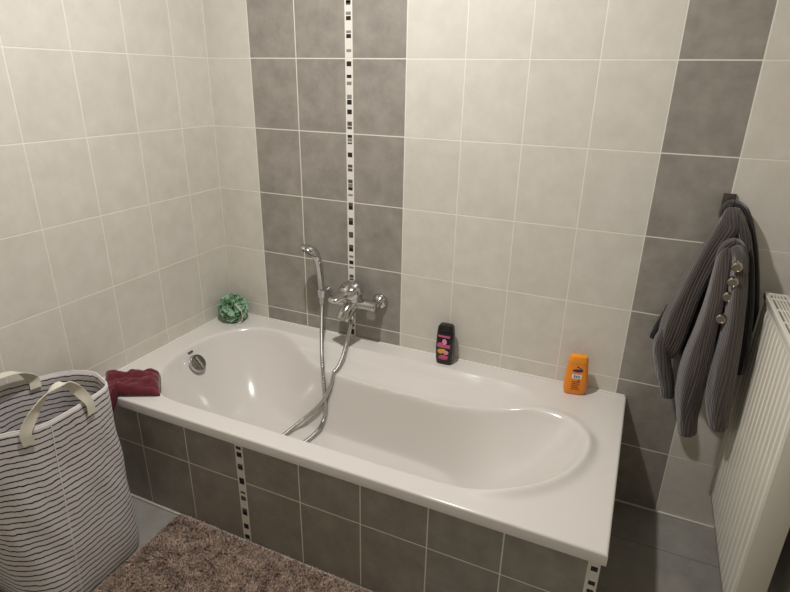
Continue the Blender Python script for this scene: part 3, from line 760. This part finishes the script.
me.polygons.foreach_set('loop_start', np.concatenate([np.arange(N)*4, N*4+np.arange(N)*3]))
me.update(calc_edges=True); me.validate()
at_ = me.attributes.new('tuft', 'FLOAT', 'POINT'); at_.data.foreach_set('value', np.repeat(np.clip(.5+.7*fl2+rng.normal(0, .16, N), 0, 1), 5))
me.materials.append(M['pile']); me.shade_smooth()
o = link('pile', me, mt); o['kind'] = 'stuff'

# ------------------------------------------------------------------ radiator
RF, RY0, RY1, RZ0, RZ1 = 1.975, -.622, -.098, .200, .901
rd = thing('radiator', 'white ribbed panel radiator on the right wall', 'radiator', (RF+.03, (RY0+RY1)/2, RZ0))
oo = Vector((RF+.03, (RY0+RY1)/2, RZ0))
n = 15*16; prof = []
for i in range(n+1):
    y = RY1-.002+(RY0-RY1+.004)*i/n; ph = (i % 16)/16
    dpt = .0024*np.interp(ph, [0, .0625, .1875, .8125, .9375, 1], [0, 0, 1, 1, 0, 0]); prof.append((y, dpt))
V = []; zs = [RZ0+.004, RZ0+.02, RZ0+.035, RZ1-.045, RZ1-.03, RZ1-.012]; am = [0, .3, 1, 1, .3, 0]
for z_, a in zip(zs, am):
    for y, dpt in prof: V.append((RF+.0065-dpt*a-oo.x, y-oo.y, z_-oo.z))
k = n+1
F = [(i*k+j, i*k+j+1, (i+1)*k+j+1, (i+1)*k+j) for i in range(len(zs)-1) for j in range(n)]
o = pyobj('front_panel', V, F, M['rad'], rd, angle=14); sd = o.modifiers.new('s', 'SOLIDIFY'); sd.thickness = .0015; sd.offset = 0
bm = bmesh.new(); RB = RF+.057
box(bm, RF+.040-oo.x, RB-oo.x, RY0+.006-oo.y, RY1-.006-oo.y, .01, RZ1-RZ0-.016, .002); obj('rear_panel', bm, M['rad'], rd)
for ya, yb in ((RY0, RY0+.0025), (RY1-.0025, RY1)):
    bm = bmesh.new(); box(bm, RF-oo.x, RB-oo.x, ya-oo.y, yb-oo.y, .0, RZ1-RZ0-.002, .0009); obj('side_cover', bm, M['rad'], rd)
bm = bmesh.new(); zt0, zt1 = RZ1-RZ0-.006, RZ1-RZ0
xb = [0, .0085]; 
nb_ = 5; x0_ = RF-oo.x; wT = RB-RF
box(bm, x0_, x0_+.011, RY0-oo.y, RY1-oo.y, zt0-.010, zt1, .0012)
box(bm, x0_+wT-.009, x0_+wT, RY0-oo.y, RY1-oo.y, zt0, zt1, .0012)
for i in range(1, 5):
    c = x0_+.011+(wT-.020)*i/5; box(bm, c-.0022, c+.0022, RY0+.003-oo.y, RY1-.003-oo.y, zt0, zt1, .0008)
yy = RY1; cuts = [0, .012, .042, .050, .13, .138, .218, .226, .306, .314, .394, .402, .452, .460, .498, .510]
for a, b in ((0, .012), (.042, .050), (.13, .138), (.218, .226), (.306, .314), (.394, .402), (.460, .468), (.498, .510)):
    box(bm, x0_+.006, x0_+wT-.004, RY1-b-oo.y, RY1-a-oo.y, zt0+.0003, zt1-.0003, .0008)
obj('top_grille', bm, M['rad'], rd)
for yy in (RY0+.34, RY1-.06):
    bm = bmesh.new(); box(bm, RB-.003-oo.x, RX-.0005-oo.x, yy-.015-oo.y, yy+.015-oo.y, .36, .58, .002)
    obj('wall_bracket', bm, M['rad'], rd)

# ------------------------------------------------------------------ hook and cardigan
hk = at(729, 200, -.006)
hook = thing('wall_hook', 'small square dark metal hook on the wall above the cardigan', 'hook', (hk.x, 0, hk.z))
bm = bmesh.new(); box(bm, -.0165, .0165, -.007, -.0008, -.020, .018, .0015); box(bm, -.011, .011, -.0082, -.0068, -.008, .010, .0006); obj('plate', bm, M['hook'], hook)
bm = bmesh.new(); tube(bm, smooth_path([(0, -.005, -.022), (0, -.025, -.028), (0, -.045, -.026), (0, -.056, -.014), (0, -.058, -.004)], 14), .0055, 12); box(bm, -.012, .012, -.0065, -.0015, -.03, -.015, .001); obj('peg', bm, M['hook'], hook)

cd = thing('cardigan', 'grey ribbed knit cardigan with metal buttons hanging from a wall hook', 'cardigan', (hk.x, -.06, .42))
co = Vector((hk.x, -.06, .42))
def cloth_tube(name, st, matl, parent=cd, n=72, L=90, e=.75, fold=(3, .10), seed=0, twist=0.0, sharp=True, open_end=0.012):
    """soft draped piece: stations (px, py, y, half width m, half depth m) -> closed folded tube"""
    ctr = smooth_path([tuple(at(a, b, y)) for a, b, y, _, _ in st], L)
    wd_ = smooth_path([(h, d) for *_, h, d in st], L)
    V, UV, F = [], [], []; ln = 0
    for i in range(L):
        c = Vector(ctr[i]); tg = (Vector(ctr[min(i+1, L-1)])-Vector(ctr[max(i-1, 0)])).normalized()
        if i: ln += (Vector(ctr[i])-Vector(ctr[i-1])).length
        s_ = Vector((0, 1, 0)).cross(tg).normalized(); dp = tg.cross(s_).normalized()
        if dp.y > 0: dp = -dp; s_ = -s_
        if s_.x < 0: s_ = -s_
        hw, hd_ = max(wd_[i][0], .002), max(wd_[i][1], .002)
        t = i/(L-1)
        endc = 1.0
        if t < .06: endc = math.sqrt(max(.02, 1-(1-t/.06)**2))
        if t > 1-.035: endc = math.sqrt(max(.05, 1-((t-(1-.035))/.035)**2))
        for k in range(n):
            a = 2*PI*k/n; ca, sa = math.cos(a), math.sin(a)
            x = hw*math.copysign(abs(ca)**e, ca); d = hd_*math.copysign(abs(sa)**e, sa)
            f = 1+fold[1]*math.sin(fold[0]*a+seed+3.2*t+twist*t*4)*min(1, t*4)+.06*noise.noise((ca*1.6+seed*3, sa*1.6, t*5))+.04*noise.noise((ca*4+seed, sa*4, t*10))
            p = c+(s_*x+dp*d)*f*endc
            if p.y > -.006: p.y = -.006-.002*math.sin(k)
            V.append(p-co); UV.append((a*(hw+hd_)*.5*1.15+.004*math.sin(7*t), ln))
    for i in range(L-1):
        for k in range(n): F.append((i*n+k, i*n+(k+1) % n, (i+1)*n+(k+1) % n, (i+1)*n+k))
    F.append(tuple(reversed(range(n)))); F.append(tuple(range((L-1)*n, L*n)))
    o = pyobj(name, V, F, matl, parent)
    ul = o.data.uv_layers.new(name='UVMap')
    ls = np.zeros(len(o.data.loops), int); o.data.loops.foreach_get('vertex_index', ls)
    us = np.array(UV)[ls]
    # close the seam of the uv
    for pl in o.data.polygons:
        if len(pl.loop_indices) == 4:
            ii = list(pl.loop_indices); vv = ls[ii] % n
            if vv.max()-vv.min() > n/2:
                for q_, v_ in zip(ii, vv):
                    if v_ < n/2:
                        i_ = ls[q_]//n; us[q_, 0] += 2*PI*(max(wd_[i_][0], .002)+max(wd_[i_][1], .002))*.5*1.15
    ul.data.foreach_set('uv', us.ravel()); return o
Q = .0024
def st_(lst): return [(a, b, y, w_*Q, d_) for a, b, y, w_, d_ in lst]
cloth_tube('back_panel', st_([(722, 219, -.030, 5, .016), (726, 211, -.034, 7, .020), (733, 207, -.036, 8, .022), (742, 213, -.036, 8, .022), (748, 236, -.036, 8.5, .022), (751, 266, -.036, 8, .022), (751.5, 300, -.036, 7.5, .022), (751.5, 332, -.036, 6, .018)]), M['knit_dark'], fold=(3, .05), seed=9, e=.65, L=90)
cloth_tube('body_panel', st_([(733, 210, -.060, 8, .022), (732, 217, -.076, 10.5, .024), (729, 226, -.078, 13, .028), (721, 238, -.077, 12.5, .032), (708, 258, -.076, 12.5, .036), (692, 288, -.076, 13.5, .040), (678, 318, -.076, 16, .042), (670, 343, -.074, 14, .038), (666, 357, -.072, 8, .024)]), M['knit'], fold=(5, .06), seed=1, e=.8)
cloth_tube('shoulder', st_([(733, 211, -.060, 6, .020), (737, 217, -.074, 7, .022), (741, 226, -.078, 7, .024), (745.5, 243, -.078, 6.5, .024), (747, 265, -.074, 5, .020), (747, 285, -.07, 3.5, .014)]), M['knit'], fold=(2, .04), seed=15, L=60)
cloth_tube('lining_flap', [(672, 305, -.030, .016, .010), (661, 325, -.032, .018, .010), (653, 339, -.033, .014, .009)], M['knit_dark'], fold=(2, .05), seed=4, L=40, e=.6)
cloth_tube('lower_fold', [(668, 328, -.085, .018, .020), (661, 344, -.09, .022, .024), (663, 364, -.088, .024, .025), (667, 383, -.085, .022, .024), (668, 397, -.083, .017, .020)], M['knit'], fold=(3, .06), seed=2, L=60)
cloth_tube('gap_shade', st_([(731, 211, -.046, 9, .018), (730, 226, -.060, 12, .018), (727, 242, -.075, 11, .016), (718, 265, -.072, 17, .018), (708, 300, -.072, 23, .018), (701, 340, -.070, 25, .018), (698, 370, -.070, 18, .018), (700, 390, -.07, 6, .012)]), M['knit_dark'], fold=(3, .04), seed=12, e=.7, L=60)  # near-black sheet behind the sleeves, painting the shade seen in their gaps
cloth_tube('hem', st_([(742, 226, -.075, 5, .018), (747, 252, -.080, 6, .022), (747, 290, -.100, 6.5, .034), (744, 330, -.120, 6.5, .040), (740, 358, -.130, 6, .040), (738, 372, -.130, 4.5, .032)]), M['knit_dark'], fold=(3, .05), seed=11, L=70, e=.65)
cloth_tube('collar', st_([(717, 268, -.118, 3, .012), (721, 254, -.122, 4.5, .016), (727, 246, -.124, 5.5, .018), (734, 243, -.124, 5.5, .018), (740, 246, -.124, 5, .018), (744, 256, -.122, 4.5, .016), (745, 275, -.118, 3.5, .014)]), M['knit'], fold=(2, .05), seed=8, L=60)
cloth_tube('sleeve', st_([(730, 247, -.120, 6, .020), (725, 258, -.130, 8.5, .028), (716, 295, -.155, 9.5, .042), (707, 325, -.168, 10.5, .050), (696, 362, -.172, 14.5, .054), (689, 392, -.170, 14.5, .050), (687, 414, -.168, 11.5, .042), (687, 434, -.166, 10.5, .034)]), M['knit'], fold=(4, .05), seed=3, twist=.4)
fp = cloth_tube('sleeve', st_([(735, 246, -.128, 6, .022), (739, 260, -.150, 7, .034), (737, 292, -.175, 9, .044), (731.5, 330, -.195, 10.5, .048), (723.5, 368, -.205, 13, .048), (718.5, 396, -.210, 13, .044), (718, 414, -.210, 11.5, .038), (719, 429, -.210, 9, .030)]), M['knit'], fold=(4, .05), seed=6, twist=-.3)
# button band and four buttons standing on it
dg = bpy.context.evaluated_depsgraph_get(); dg.update()
from mathutils.bvhtree import BVHTree
bvh = BVHTree.FromPolygons([Vector(v.co)+co for v in fp.data.vertices], [tuple(p.vertices) for p in fp.data.polygons])
def on_front(px, py):
    d = ray(px, py).normalized(); h = bvh.ray_cast(CAM, d)
    return (h[0], h[1]) if h[0] is not None else (at(px, py, -.20), Vector((0, -1, 0)))
for i, b in enumerate([(737, 263.5), (733, 278.5), (728, 293), (721, 315)]):
    c, nn_ = on_front(*b); c = c+Vector((0, -.002, 0))
    ax = (at(b[0], b[1]+4.5, c.y-.02)-c).normalized()
    bm = bmesh.new(); lathe(bm, c-ax*.004, ax, [(0, .0075), (.012, .0075), (.014, .0105), (.016, .0130), (.024, .0135), (.027, .0120), (.0272, .0095), (.0262, .009), (.0262, 0)], 26)
    bt = obj('button', bm, M['button'], cd); bt.data.transform(Matrix.Translation(-co)); bt['label'] = 'shiny round metal button'

# ------------------------------------------------------------------ ceiling light (above the frame)
lt = thing('ceiling_light', 'round ceiling light above the tub', 'lamp', (LAMP[0], LAMP[1], TOPZ))
bm = bmesh.new(); lathe(bm, (0, 0, 0), (0, 0, -1), [(0, .05), (.02, .05), (.03, .025), (.05, .02)], 28); obj('ceiling_rose', bm, M['paint'], lt)
bm = bmesh.new(); lathe(bm, (0, 0, -.045), (0, 0, -1), [(0, .03), (.01, .05), (.03, .062), (.05, .065), (.052, .0)], 32); obj('glass_shade', bm, M['lamp'], lt)
ld = bpy.data.lights.new('bulb', 'AREA'); ld.shape = 'DISK'; ld.size = LAMP_R*2; ld.energy = LAMP_W; ld.color = LAMP_COL
lo = bpy.data.objects.new('bulb', ld); C.objects.link(lo); lo.parent = lt; lo.location = (0, 0, -.105)
